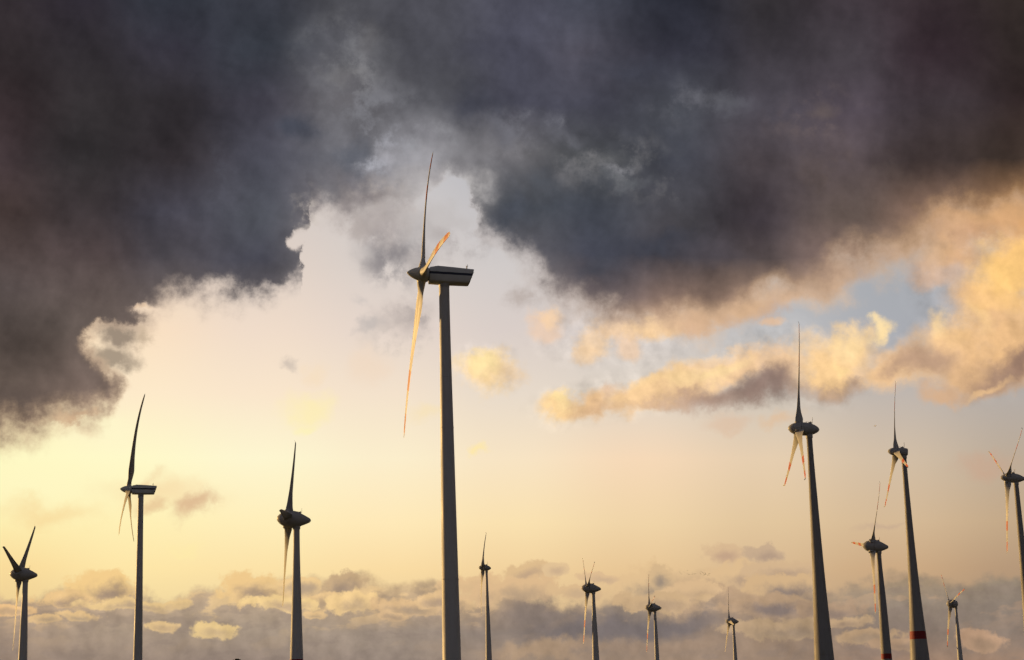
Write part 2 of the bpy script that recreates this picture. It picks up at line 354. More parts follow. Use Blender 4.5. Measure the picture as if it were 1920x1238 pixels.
# --- the great dark cloud overhead
XD = [0, 160, 320, 480, 640, 800, 960, 1120, 1280, 1440, 1600, 1760, 1920]
dark = grid(Us, Vs, XD, [
 (-600,[(50,44,48),(50,46,52),(56,56,64),(60,60,68),(62,62,70),(62,62,70),(60,60,68),(60,58,66),(56,54,62),(54,52,58),(54,50,54),(52,46,50),(50,42,44)]),
 (0,  [(48,42,46),(46,42,50),(58,62,72),(68,70,80),(78,78,84),(76,76,84),(72,72,84),(72,74,86),(56,58,70),(60,56,60),(66,58,64),(56,46,50),(50,42,40)]),
 (100,[(48,42,44),(50,46,50),(56,54,64),(66,70,80),(88,88,94),(80,80,88),(68,68,80),(74,72,82),(62,62,74),(60,56,62),(72,66,72),(60,48,54),(50,42,40)]),
 (200,[(56,46,48),(52,48,50),(56,52,56),(64,62,72),(98,96,100),(88,88,94),(72,72,84),(74,74,86),(78,80,88),(76,72,80),(76,68,76),(60,52,56),(46,36,36)]),
 (300,[(58,48,50),(58,54,56),(64,58,62),(72,72,82),(98,98,104),(148,146,150),(112,110,114),(90,92,96),(76,78,88),(80,72,76),(80,70,72),(64,54,52),(64,52,46)]),
 (400,[(68,56,54),(70,62,64),(74,72,82),(78,80,88),(122,114,116),(180,172,170),(80,84,92),(76,80,90),(88,86,92),(76,68,74),(100,86,80),(136,108,92),(172,130,94)]),
 (480,[(80,68,66),(84,72,72),(80,76,82),(74,74,84),(130,124,124),(150,144,144),(100,98,104),(72,74,86),(80,76,82),(86,76,76),(132,110,102),(168,138,112),(200,150,105)]),
 (560,[(84,74,72),(96,84,80),(104,94,92),(96,90,92),(140,132,130),(160,150,146),(120,112,112),(108,96,96),(132,110,100),(160,132,114),(180,150,130),(190,160,130),(200,160,120)]),
 (620,[(84,74,70),(104,92,86),(128,112,104),(130,120,116),(150,140,136),(160,150,146),(150,138,132),(170,144,126),(196,160,130),(200,164,136),(200,166,136),(200,166,136),(200,166,130)]),
 (720,[(106,92,84),(116,100,92),(140,120,108),(150,136,126),(150,140,136),(160,150,146),(150,138,132),(170,144,126),(196,160,130),(200,164,136),(200,166,136),(200,166,136),(200,166,130)]),
 (840,[(98,84,78),(140,118,104),(160,138,118),(160,138,118),(160,140,130),(160,150,146),(150,138,132),(170,144,126),(196,160,130),(200,164,136),(200,166,136),(200,166,136),(200,166,130)]),
])
yc = curve(Um, [(-600,900),(0,838),(130,792),(180,778),(208,745),(240,660),(262,590),(290,568),(330,562),(470,552),(525,546),(548,528),(556,404),(590,394),(680,392),(740,385),(800,362),(840,352),(880,375),(905,440),(980,515),(1060,572),(1200,604),(1330,612),(1530,540),(1650,482),(1760,440),(1850,402),(1920,372),(2200,300)])
cov = g.m('SUBTRACT', yc, Vm)                                   # > 0 inside the cloud
cov = g.m('ADD', cov, g.m('MULTIPLY', g.m('SUBTRACT', nE, .5), .20))
cov = g.m('ADD', cov, g.m('MULTIPLY', g.m('SUBTRACT', nF, .5), .035))
for (x, y, rx, ry, amt) in [(520,505,40,36,.04), (745,470,90,80,.05), (1260,560,200,50,.02)]:
    cov = g.m('MULTIPLY_ADD', blob(x, y, rx, ry, 0, 'm', 1.0), amt, cov)
for (x, y, rx, ry, amt) in [(212,652,84,80,.17), (140,640,40,44,.05), (250,575,60,22,.06), (545,440,48,44,.15), (850,385,80,70,.15)]:
    cov = g.m('MULTIPLY_ADD', blob(x, y, rx, ry, 0, 'm', .9), -amt, cov)
lit_edge = grid(U, V, [0, 480, 960, 1440, 1920], [
 (300, [(170,140,120),(190,178,172),(190,186,186),(150,128,118),(220,170,116)]),
 (560, [(212,176,142),(206,192,182),(206,192,184),(232,192,150),(240,196,146)]),
 (840, [(216,182,146),(240,208,166),(226,200,170),(230,194,150),(240,200,150)])])
edw = curve(U, [(0,110),(200,90),(480,60),(700,110),(900,90),(1100,110),(1300,120),(1500,130),(1700,130),(1920,115)])
darkc = g.mix(g.ss(cov, g.m('MULTIPLY', edw, -.42), g.m('MULTIPLY', edw, .60)), lit_edge, dark)
deckm = g.ss(cov, g.m('MULTIPLY_ADD', edw, -.40, -.012), g.m('MULTIPLY_ADD', edw, .22, .012))
sky = darkc
dv_ = g.m('MULTIPLY', g.ss(cov, 0, .1), g.m('MULTIPLY', g.m('SUBTRACT', nD, .5), 2.3))
sky = cscale(sky, g.m('ADD', dv_, 1.0))
for a in [(650,110,120,120,(116,116,120),.44,.60,.9), (680,140,50,60,(134,132,134),.46,.60,.8), (700,200,130,90,(124,124,130),.44,.60,.9), (740,275,140,60,(158,158,166),.44,.58,.95), (690,290,50,30,(178,178,186),.42,.56,.9), (800,260,60,50,(156,156,160),.44,.58,.8), (830,345,150,50,(184,180,180),.42,.58,.95), (880,350,60,20,(200,196,194),.42,.56,.8),
          (700,360,90,60,(176,166,160),.44,.60,.8), (830,390,70,70,(206,200,198),.38,.52,.9), (575,395,60,50,(220,208,196),.40,.52,.8),
          (1000,235,140,60,(116,116,124),.44,.60,.9), (1060,240,50,26,(128,128,134),.46,.60,.7), (1120,300,170,70,(124,122,124),.44,.60,.9), (1160,325,40,20,(142,142,148),.44,.6,.7), (930,290,100,50,(126,124,128),.46,.60,.8), (930,110,120,70,(80,80,92),.46,.62,.6), (1300,190,170,60,(102,102,110),.45,.62,.85), (1000,310,100,60,(120,118,122),.50,.62,.6),
          (1540,225,120,80,(114,100,98),.44,.60,.85), (1240,350,140,40,(112,110,112),.48,.64,.6), (420,340,160,100,(84,84,94),.48,.66,.6), (1600,330,180,60,(98,84,78),.48,.64,.5)]:
    sky = veil(sky, *a)
# wisps of grey left in the bright gap
for a in [(690,370,60,26,(120,112,114),.6), (750,330,70,30,(170,166,168),.5), (720,285,44,26,(168,166,172),.75), (790,250,50,30,(126,124,130),.6), (860,310,60,36,(120,118,122),.6), (900,345,60,24,(160,156,156),.5), (560,240,60,40,(68,72,84),.8), (640,130,60,26,(112,110,112),.6), (690,70,50,40,(96,94,96),.5), (660,290,36,50,(84,88,98),.7), (610,350,40,30,(104,104,110),.5), (960,400,60,40,(74,78,88),.8), (1010,350,60,34,(80,84,92),.6), (1060,250,60,20,(112,112,120),.4), (1040,235,50,24,(96,96,106),.5), (930,80,120,60,(66,66,78),.6), (880,200,90,50,(64,66,78),.7), (1140,310,90,24,(112,112,114),.4), (1180,340,70,16,(112,114,118),.5), (1540,220,40,34,(102,90,88),.7), (1350,190,80,24,(92,92,98),.5), (1180,130,120,40,(66,68,80),.6), (1720,300,120,50,(58,48,48),.5), (1250,460,130,36,(62,66,78),.6), (1120,500,80,40,(72,74,84),.7), (1340,470,110,40,(78,72,78),.6)]:
    sky = stroke(sky, a[0], a[1], a[2], a[3], a[4], w='m', soft=1., op=a[5], brk=1.3, fine=.3)
deck = cscale(sky, g.m('MULTIPLY_ADD', rel, 1.5, 1.0))
# away from the sunset the cloud deck stays slate
back = g.ss(sep.outputs[1], .35, -.25)
def bgd(col):
    o = g.n('ShaderNodeBackground'); g.put(o.inputs[0], col); return o.outputs[0]
def mixs(f, a, b):
    o = g.n('ShaderNodeMixShader')
    for i, v in enumerate((f, a, b)): g.put(o.inputs[i], v)
    return o.outputs[0]
air = mixs(g.m('GREATER_THAN', V, 1.005), bgd(upper), bgd(lower))
air = mixs(deckm, air, bgd(deck))
air = mixs(back, air, bgd((.112, .112, .136, 1)))
wo = g.n('ShaderNodeOutputWorld'); NT.links.new(air, wo.inputs[0])
SC.world = world
world.cycles.sampling_method = 'MANUAL'; world.cycles.sample_map_resolution = 256

#OBJECTS_BELOW
# ------------------------------------------------------------------ render settings
SC.cycles.use_adaptive_sampling = True; SC.cycles.adaptive_threshold = .03; SC.cycles.adaptive_min_samples = 8
SC.cycles.max_bounces = 4

# ------------------------------------------------------------------ materials
def lin3(r, g_, b): return (*lin((r, g_, b)), 1)
def new_mat(name):
    mt = bpy.data.materials.new(name); mt.use_nodes = True
    b = mt.node_tree.nodes['Principled BSDF']; return mt, b, G(mt.node_tree)

def paint(name, base, rough=.5, bands=(), band_col=(.26, .016, .016), axis='Z', dirt=.12, streak=True, seams=0):
    """painted shell: slightly weathered coat, optional painted rings along one local axis (in metres)"""
    mt, b, q = new_mat(name)
    tcn = q.n('ShaderNodeTexCoord'); co = tcn.outputs['Object']
    mp = q.n('ShaderNodeMapping'); mp.inputs['Scale'].default_value = (1.1, 1.1, .07 if streak else 1.1); q.put(mp.inputs[0], co)
    n1 = q.noise(mp.outputs[0], 1.3, 6, .6); n2 = q.noise(co, .35, 4, .5)
    f = q.m('MULTIPLY', q.ss(n1, .42, .72), q.ss(n2, .35, .7))
    col = q.mix(q.m('MULTIPLY', f, dirt * 3), (*base, 1), (base[0] * .62, base[1] * .58, base[2] * .50, 1))
    sx = q.n('ShaderNodeSeparateXYZ'); q.put(sx.inputs[0], co); z = sx.outputs['XYZ'.index(axis)]
    for lo, hi in bands:
        k = q.m('MULTIPLY', q.m('GREATER_THAN', z, lo), q.m('LESS_THAN', z, hi))
        col = q.mix(k, col, (*band_col, 1))
    if seams:
        fr = q.m('FRACT', q.m('DIVIDE', z, seams)); k = q.m('LESS_THAN', fr, .05 / seams * 1.0)
        col = q.mix(q.m('MULTIPLY', k, .45), col, (base[0] * .4, base[1] * .4, base[2] * .4, 1))
    q.put(b.inputs['Base Color'], col)
    b.inputs['Specular IOR Level'].default_value = .3
    q.put(b.inputs['Roughness'], q.ss(n1, .3, .7, rough - .08, rough + .12))
    return mt
GREY = (.40, .39, .37)
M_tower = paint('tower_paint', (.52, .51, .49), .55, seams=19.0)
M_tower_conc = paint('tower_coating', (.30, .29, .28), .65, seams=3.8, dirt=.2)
M_shell_light = paint('shell_paint_light', (.58, .58, .54), .5, streak=False)
M_shell = paint('shell_paint', GREY, .42, streak=False)
M_dark = paint('dark_rubber', (.03, .03, .03), .7, streak=False)
M_metal = paint('galvanised_metal', (.22, .22, .22), .45, streak=False)
M_red_lamp = paint('red_lamp_glass', (.35, .02, .02), .2, streak=False)

# stripe band on the box nacelle: dark blue line along each side
def nacelle_stripe_mat():
    mt, b, q = new_mat('nacelle_paint_with_stripe')
    co = q.n('ShaderNodeTexCoord').outputs['Object']
    sx = q.n('ShaderNodeSeparateXYZ'); q.put(sx.inputs[0], co)
    z = sx.outputs[2]
    n1 = q.noise(co, 1.2, 6, .6)
    base = q.mix(q.m('MULTIPLY', q.ss(n1, .45, .75), .25), (.60, .60, .56, 1), (.42, .40, .35, 1))
    k = q.m('MULTIPLY', q.m('GREATER_THAN', z, -.10), q.m('LESS_THAN', z, .42))
    q.put(b.inputs['Base Color'], q.mix(k, base, (.004, .007, .028, 1)))
    q.put(b.inputs['Roughness'], q.ss(n1, .3, .7, .35, .5))
    return mt
M_box = nacelle_stripe_mat()

# ------------------------------------------------------------------ mesh helpers
def obj(name, bm, mat, parent=None, smooth=True, mats=None):
    bmesh.ops.recalc_face_normals(bm, faces=bm.faces[:])
    me = bpy.data.meshes.new(name); bm.to_mesh(me); bm.free()
    for mm in (mats or [mat]): me.materials.append(mm)
    if smooth:
        me.polygons.foreach_set('use_smooth', [True] * len(me.polygons))
        me.set_sharp_from_angle(angle=R(38))
    o = bpy.data.objects.new(name, me); COL.objects.link(o)
    if parent: o.parent = parent
    return o

def loft(bm, rings, cap=True):
    """rings: lists of equally many points; quads between them"""
    vs = [[bm.verts.new(p) for p in r_] for r_ in rings]
    n = len(vs[0])
    for a, b in zip(vs, vs[1:]):
        for i in range(n):
            bm.faces.new((a[i], a[(i + 1) % n], b[(i + 1) % n], b[i]))
    if cap:
        bm.faces.new(vs[0][::-1]); bm.faces.new(vs[-1])
    return vs

def circ(c, r_, ax='Z', n=32, ry=None):
    ry = r_ if ry is None else ry; out = []
    for i in range(n):
        t = 2 * math.pi * i / n; a, b = r_ * math.cos(t), ry * math.sin(t)
        out.append({'Z': (c[0] + a, c[1] + b, c[2]), 'X': (c[0], c[1] + a, c[2] + b), 'Y': (c[0] + a, c[1], c[2] + b)}[ax])
    return out

def tube(bm, p, q_, r1, r2=None, n=8):
    r2 = r1 if r2 is None else r2
    p, q_ = Vector(p), Vector(q_); d_ = (q_ - p).normalized()
    a = d_.orthogonal().normalized(); b = d_.cross(a)
    loft(bm, [[c + (a * math.cos(2 * math.pi * i / n) + b * math.sin(2 * math.pi * i / n)) * rr for i in range(n)] for c, rr in ((p, r1), (q_, r2))])

def box(bm, c, s):
    v = bmesh.ops.create_cube(bm, size=1)['verts']
    for q_ in v: q_.co = Vector((c[0] + q_.co.x * s[0], c[1] + q_.co.y * s[1], c[2] + q_.co.z * s[2]))
    return v

def lerp_tab(tab, x):
    if x <= tab[0][0]: return tab[0][1]
    for (a, fa), (b, fb) in zip(tab, tab[1:]):
        if x <= b:
            t = (x - a) / (b - a); return fa + (fb - fa) * t
    return tab[-1][1]
def smooth_tab(tab, x):                       # monotone-ish cubic through the table
    n = len(tab)
    if x <= tab[0][0]: return tab[0][1]
    if x >= tab[-1][0]: return tab[-1][1]
    for i in range(n - 1):
        if x <= tab[i + 1][0]: break
    x0, f0 = tab[i]; x1, f1 = tab[i + 1]; h_ = x1 - x0
    s_ = (f1 - f0) / h_
    m0 = s_ if i == 0 else (s_ + (f0 - tab[i - 1][1]) / (x0 - tab[i - 1][0])) / 2
    m1 = s_ if i == n - 2 else (s_ + (tab[i + 2][1] - f1) / (tab[i + 2][0] - x1)) / 2
    if i and s_ * (f0 - tab[i - 1][1]) <= 0: m0 = 0
    if i < n - 2 and s_ * (tab[i + 2][1] - f1) <= 0: m1 = 0
    t = (x - x0) / h_
    return (2 * t**3 - 3 * t**2 + 1) * f0 + (t**3 - 2 * t**2 + t) * h_ * m0 + (-2 * t**3 + 3 * t**2) * f1 + (t**3 - t**2) * h_ * m1

# ------------------------------------------------------------------ blades
# local blade frame: span = +Z from the hub centre, X = along the shaft towards the nose, Y = in the rotor plane
def airfoil(ch, th, n=9):
    """closed section, leading edge at +u; thickness th; returns (u, w) pairs about the pitch axis"""
    up, lo = [], []
    for i in range(n):
        t = i / (n - 1); x = .5 - .5 * math.cos(math.pi * t)         # 0 = nose, 1 = tail
        y = 5 * .5 * (.2969 * math.sqrt(x) - .126 * x - .3516 * x * x + .2843 * x**3 - .1036 * x**4) * 2
        up.append((( .3 - x) * ch, y * th * .58)); lo.append(((.3 - x) * ch, -y * th * .42))
    return up + lo[-2:0:-1]

def blade_bm(Rr, bend, kind, rot_sign=1, pitch=12, r_in=.9, fat=1.0):
    bm = bmesh.new()
    if kind == 'slim':      # cylinder root, widest at a fifth of the span
        chord = [(0, .048), (.04, .048), (.10, .062), (.18, .076), (.30, .068), (.5, .052), (.7, .042), (.85, .034), (.95, .026), (.985, .018), (1, .006)]
        thick = [(0, 1.0), (.04, 1.0), (.10, .66), (.18, .42), (.3, .34), (.5, .30), (.75, .30), (1, .34)]
        twist = [(0, 15), (.1, 15), (.2, 11), (.35, 6), (.6, 2), (1, -1)]
    else:                   # broad triangular root right at the hub
        chord = [(0, .085), (.06, .088), (.09, .090), (.12, .080), (.17, .062), (.25, .054), (.4, .045), (.6, .037), (.8, .029), (.93, .022), (.98, .018), (1, .010)]
        thick = [(0, .55), (.05, .5), (.09, .42), (.14, .40), (.25, .36), (.5, .30), (.75, .32), (1, .36)]
        twist = [(0, 52), (.09, 46), (.13, 36), (.2, 22), (.35, 10), (.6, 4), (1, 0)]
    NS = 56; rings = []
    for i in range(NS + 1):
        s = i / NS; s = r_in / Rr + (1 - r_in / Rr) * (s + .0)
        ch = smooth_tab(chord, s) * Rr * (1 + (fat - 1) * min(1, max(0, (s - .08) / .12))); th = ch * smooth_tab(thick, s)
        tw = R(lerp_tab(twist, s) + pitch)
        rnd = max(0, min(1, (smooth_tab(thick, s) - .62) / .38))
        pts = []
        sec = airfoil(ch, th)
        for k, (u_, w_) in enumerate(sec):
            ang = 2 * math.pi * k / len(sec)
            cu, cw = ch / 2 * math.cos(ang), ch / 2 * math.sin(ang)
            u2, w2 = u_ * (1 - rnd) + cu * rnd, w_ * (1 - rnd) + cw * rnd
            # leading edge leans upwind (+X) with twist
            x = u2 * math.sin(tw) + w2 * math.cos(tw) * -1
            y = rot_sign * (u2 * math.cos(tw) + w2 * math.sin(tw))
            x -= bend * (s ** 3.0)
            if kind != 'slim' and s > .982: x += ((s - .982) / .018) ** 2 * .35
            pts.append((x, y, s * Rr))
        rings.append(pts)
    loft(bm, rings)
    return bm

# ------------------------------------------------------------------ nacelles (frame: shaft = X, nose towards +X, origin at hub centre)
def revolve(bm, prof, zc=0, n=40, sq=1.0, zs=1.0):
    """prof: (x, radius) from nose to tail along -X"""
    rings = []
    for x, r_ in prof:
        ring = []
        for i in range(n):
            t = 2 * math.pi * i / n; c, s = math.cos(t), math.sin(t)
            if sq != 1.0:
                k = (abs(c) ** (2 / sq) , abs(s) ** (2 / sq)); c, s = math.copysign(k[0], c), math.copysign(k[1], s)
            ring.append((x, r_ * c, zc + r_ * s * zs))
        rings.append(ring)
    loft(bm, rings)

EGG = [(0, .06), (.012, .20), (.035, .34), (.07, .49), (.12, .65), (.18, .78), (.25, .88), (.33, .955), (.40, .99), (.46, 1.0), (.53, .975), (.60, .91),
       (.68, .79), (.76, .64), (.84, .50), (.91, .36), (.955, .27), (.985, .17), (1, .05)]
ELL = [(0, .06), (.012, .20), (.035, .36), (.07, .52), (.12, .68), (.18, .81), (.25, .91), (.33, .97), (.42, 1.0), (.52, 1.0), (.62, .96), (.72, .88),
       (.81, .75), (.88, .60), (.94, .42), (.975, .27), (.993, .14), (1, .05)]
PIN = [(0, .06), (.012, .22), (.035, .38), (.07, .54), (.12, .71), (.18, .84), (.25, .93), (.33, .98), (.42, 1.0), (.52, .96), (.60, .86), (.68, .68),
       (.75, .48), (.80, .34), (.86, .28), (.93, .25), (1, .22)]
RND = [(0, .06), (.015, .22), (.045, .40), (.10, .62), (.17, .78), (.25, .90), (.33, .97), (.45, 1.0), (.60, 1.0), (.72, .96), (.82, .86), (.90, .70),
       (.96, .48), (.99, .25), (1, .08)]

def tag(o, label, cat, group=None, kind=None):
    if label: o['label'] = label
    if cat: o['category'] = cat
    if group: o['group'] = group
    if kind: o['kind'] = kind

GRP = 'wind turbines of the wind farm'
def turbine(label, hubpx, yaw, ph, Rr, tilt, bends, style, tower, over, bands=False, tower_bands=(), nac=None, H=98.0, broad=True, mast=True, conc=False, detail=True, pitch=12):
    """hubpx: where the hub is seen; the hub stands at height H, so this fixes the distance.
    tower: [(image row, width in image px)], turned into metres at this distance"""
    q_ = ray(*hubpx); t = (H - CAMZ) / q_.z; hub = CAM + q_ * t
    s = FPX / ((hub - CAM).dot(dv))
    yaw, ph, tilt = R(yaw), R(ph), R(tilt)
    base = Vector((hub.x - math.cos(yaw) * over, hub.y - math.sin(yaw) * over, 0))
    root = bpy.data.objects.new('wind_turbine', None); COL.objects.link(root)
    root.location = base; root.rotation_euler = (0, 0, yaw); root.empty_display_size = 3
    tag(root, label, 'wind turbine', GRP)
    # --- tower
    def z_of(y):                                   # height on the tower axis seen at image row y
        hx = hubpx[0] + 0
        lo, hi = 0., H
        for _ in range(40):
            mid = (lo + hi) / 2; v = Vector((base.x, base.y, mid)) - CAM
            yy = 619 - FPX * v.dot(uv) / v.dot(dv)
            if yy > y: lo = mid
            else: hi = mid
        return lo
    tab = sorted([(z_of(y), w / s / 2) for y, w in tower])
    z0, r0_ = tab[0]; z1, r1_ = tab[1]
    slope = (r0_ - r1_) / (z1 - z0)
    tab = [(0, r0_ + slope * z0 * .9), (z0 * .5, r0_ + slope * z0 * .5)] + tab
    body = nac['h'] / 2
    ztop = H - body * .82
    tab = [a for a in tab if a[0] < ztop - 1] + [(ztop, tab[-1][1])]
    bm = bmesh.new()
    NZ = 60
    loft(bm, [circ((0, 0, ztop * k / NZ), smooth_tab(tab, ztop * k / NZ), 'Z', 40) for k in range(NZ + 1)])
    tb = [(z_of(b_), z_of(a_)) for a_, b_ in tower_bands]
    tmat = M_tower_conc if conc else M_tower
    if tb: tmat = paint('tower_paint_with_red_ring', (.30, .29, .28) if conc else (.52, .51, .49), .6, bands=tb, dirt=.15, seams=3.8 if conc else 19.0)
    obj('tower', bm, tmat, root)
    rt = tab[-1][1]
    if detail:
        for zf in (ztop * .36, ztop * .68):        # flange rings
            bm = bmesh.new(); rr = smooth_tab(tab, zf) + .05
            loft(bm, [circ((0, 0, zf + dz), rr, 'Z', 40) for dz in (-.12, .12)])
            obj('flange', bm, tmat, root)
        bm = bmesh.new()                           # door at the foot
        rb = tab[0][1]
        box(bm, (0, -rb * .985, 1.3), (1.0, .5, 2.2))
        obj('door', bm, M_metal, root, smooth=False)
    # --- yaw collar
    bm = bmesh.new(); loft(bm, [circ((0, 0, ztop - 1.0 + dz), rt * k, 'Z', 32) for dz, k in (((-.5, 1.02), (-.4, 1.18), (.6, 1.22), (1.4, 1.3)) if broad else ((-.3, 1.005), (-.2, 1.03), (.6, 1.04), (1.4, 1.05)))])
    obj('yaw_collar', bm, M_shell, root)
    # --- head frame: hub centre, tilted
    HF = Matrix.Translation((over, 0, H)) @ Matrix.Rotation(-tilt, 4, 'Y')
    HN = Matrix.Translation((over, 0, H)) @ Matrix.Rotation(-(tilt - R(nac.get('level', 0))), 4, 'Y')
    L, hh = nac['l'], nac['h'] / 2
    smat = M_shell_light if style == 'box' else M_shell
    nb = bmesh.new(); hb = bmesh.new()
    if style == 'box':
        # hub: pointed nose cone; nacelle: chamfered box, raked tail, peak of the roof near the front
        pf = [(3.55, .04), (3.45, .20), (3.1, .52), (2.6, .86), (1.9, 1.20), (1.1, 1.46), (.3, 1.60), (-.6, 1.64), (-1.2, 1.62), (-1.35, 1.50)]
        revolve(hb, [(x * nac['k'], r_ * nac['k']) for x, r_ in pf])
        k = nac['k']
        def sec(x, zt, zb, w, dx=0):
            # dx: rake, the section leans so that its foot is further forward
            pts = []
            for (yy, fz) in ((-.55, 1), (-.90, .86), (-1.0, .55), (-1.0, -.62), (-.93, -.84), (-.66, -1), (.66, -1), (.93, -.84), (1.0, -.62), (1.0, .55), (.90, .86), (.55, 1)):
                zz = (zt + zb) / 2 + (zt - zb) / 2 * fz
                xx = x + dx * (1 - (fz + 1) / 2)
                pts.append((xx * k, yy * w * k, zz * k))
            return pts
        loft(nb, [sec(-1.50, 1.50, -1.90, 1.45), sec(-1.60, 1.58, -1.96, 1.52), sec(-3.3, 1.98, -1.98, 1.62), sec(-6.8, 1.86, -1.98, 1.64, .3), sec(-11.35, 1.64, -1.90, 1.60, 1.05), sec(-11.55, 1.58, -1.84, 1.54, 1.05)])
        M0 = HF
        no = obj('nacelle', nb, M_box, root); no.matrix_local = HN
        bm = bmesh.new(); loft(bm, [circ((x * k, 0, 0), r_ * k, 'X', 32) for x, r_ in ((-1.3, 1.30), (-1.55, 1.30))])
        o = obj('rotor_bearing', bm, M_dark, root); o.matrix_local = HF
        bm = bmesh.new()                           # wind vane mast and roof hatch stub
        tube(bm, (-10.0 * k, 0, 1.6 * k), (-10.0 * k, 0, 2.5 * k), .14 * k, .09 * k); tube(bm, (-10.0 * k, -.5 * k, 2.35 * k), (-10.0 * k, .5 * k, 2.35 * k), .05 * k)
        tube(bm, (-10.15 * k, .1, 2.3 * k), (-10.2 * k, .1, 3.0 * k), .045 * k); tube(bm, (-9.9 * k, -.4 * k, 2.35 * k), (-9.9 * k, -.4 * k, 2.9 * k), .05 * k, .03 * k)
        obj('weather_mast', bm, M_metal, no, smooth=False)
        bm = bmesh.new(); tube(bm, (-3.3 * k, 0, 1.8 * k), (-3.3 * k, 0, 2.12 * k), .13 * k, .10 * k, 12)
        obj('aviation_light', bm, M_red_lamp, no)
        bm = bmesh.new()                           # tail louvres
        for j in range(5): box(bm, ((-11.45 + .19 * j) * k, 0, (.9 - j * .55) * k), (.06 * k, 2.2 * k, .10 * k))
        obj('vent', bm, M_dark, no, smooth=False)
    else:
        prof = {'egg': EGG, 'ellipse': ELL, 'pin': PIN, 'round': RND}.get(style)
        split = nac.get('split', .38); nose = nac['nose']            # nose: distance of the tip ahead of the hub centre
        zc = nac.get('zc', 0)
        if style == 'drum':
            # small pointed-ish spinner in front of a rounded box
            revolve(hb, [(nose, .05), (nose - .12, .35), (nose - .45, .72), (nose - .95, 1.05), (nose - 1.6, 1.28), (nose - 2.3, 1.36), (nose - 2.6, 1.34)])
            xb = nose - L; rh = hh
            revolve(nb, [(nose - 2.62, rh * .86), (nose - 2.8, rh * .95), (nose - 3.8, rh), (xb + .9, rh * 1.0), (xb + .25, rh * .93), (xb + .06, rh * .80), (xb, rh * .5)], sq=3.2, n=48, zs=.96)
        else:
            def fine(a, b, n_):
                return [(nose - L * (a + (b - a) * i / n_), hh * smooth_tab(prof, a + (b - a) * i / n_)) for i in range(n_ + 1)]
            revolve(hb, fine(0, .06, 6)[:-1] + fine(.06, split, 14) + [(nose - L * split - .02, hh * smooth_tab(prof, split) - .25)], zc)
            revolve(nb, [(nose - L * split - .10, hh * smooth_tab(prof, split) - .3), (nose - L * split - .10, hh * smooth_tab(prof, split) - .02)] + fine(split + .012, 1, 26), zc)
        no = obj('nacelle', nb, smat, root); no.matrix_local = HN
        xm = nose - L * nac.get('mast', .6); zm = zc + hh * (smooth_tab(prof, nac.get('mast', .6)) if prof else .95) - .1
        bm = bmesh.new()
        box(bm, (xm, 0, zm + .22), (1.0, .8, .5)); tube(bm, (xm + 1.3, 0, zm + .55), (xm - .2, 0, zm + .45), .045)
        tube(bm, (xm - .7, 0, zm), (xm - .7, 0, zm + 2.1), .07, .05); tube(bm, (xm - .2, 0, zm), (xm - .2, 0, zm + .8), .16, .12)
        tube(bm, (xm - .7, -.5, zm + 1.3), (xm - .7, .5, zm + 1.3), .05)
        obj('weather_mast', bm, M_metal, no, smooth=False)
        bm = bmesh.new(); tube(bm, (xm + 1.3, .3, zm - .1), (xm + 1.3, .3, zm + .55), .12, .10, 10)
        obj('aviation_light', bm, M_red_lamp, no)
        if style == 'drum':
            bm = bmesh.new()
            for j in range(3): box(bm, (nose - 3.9 - j * .0, -hh * 1.0 , .5 - j * .22), (.75, .06, .09))
            obj('vent', bm, M_shell, no, smooth=False)
        if style == 'pin':                          # cooler at the tail tip
            bm = bmesh.new(); x_ = nose - L
            revolve(bm, [(x_ + .3, hh * .22), (x_ + .1, hh * .30), (x_ - 1.4, hh * .32), (x_ - 1.6, hh * .2)], zc)
            obj('tail_cooler', bm, M_metal, no)
    o = obj('hub', hb, smat, root); o.matrix_local = HF
    # --- blades
    for k in range(3):
        bmat = paint('blade_paint', (.30, .29, .27) if nac.get('fat') else (.54, .53, .50) if style == 'box' else (.45, .44, .42), .58, bands=((Rr * .575, Rr * .70), (Rr * .845, Rr * .965)) if bands else (), dirt=.08, band_col=(.50, .16, .07) if style == 'box' else (.46, .09, .045))  # fat blades (three left turbines): cloud shade put into a darker base colour
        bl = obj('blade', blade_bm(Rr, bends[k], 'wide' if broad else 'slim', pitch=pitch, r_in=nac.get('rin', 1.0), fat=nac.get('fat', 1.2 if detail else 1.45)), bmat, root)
        a_ = ph + k * 2 * math.pi / 3
        # span direction = v cos a + h sin a  (h = +Y, v = up in the head frame)
        bl.matrix_local = HF @ Matrix.Rotation(-a_, 4, 'X')
        if broad and detail:
            bm = bmesh.new(); rr = nac['h'] * .215
            loft(bm, [circ((0, 0, z_), r_, 'Z', 28) for z_, r_ in ((hh * .45, rr), (hh * 1.02, rr), (hh * 1.03, rr * 1.04), (hh * 1.07, rr * 1.04))])
            obj('blade_collar', bm, smat, bl)
        elif detail:
            bm = bmesh.new(); rr = Rr * .026
            loft(bm, [circ((0, 0, z_), r_, 'Z', 28) for z_, r_ in ((.6, rr), (1.68, rr), (1.76, rr * .98))])
            obj('blade_collar', bm, smat, bl)
    return root
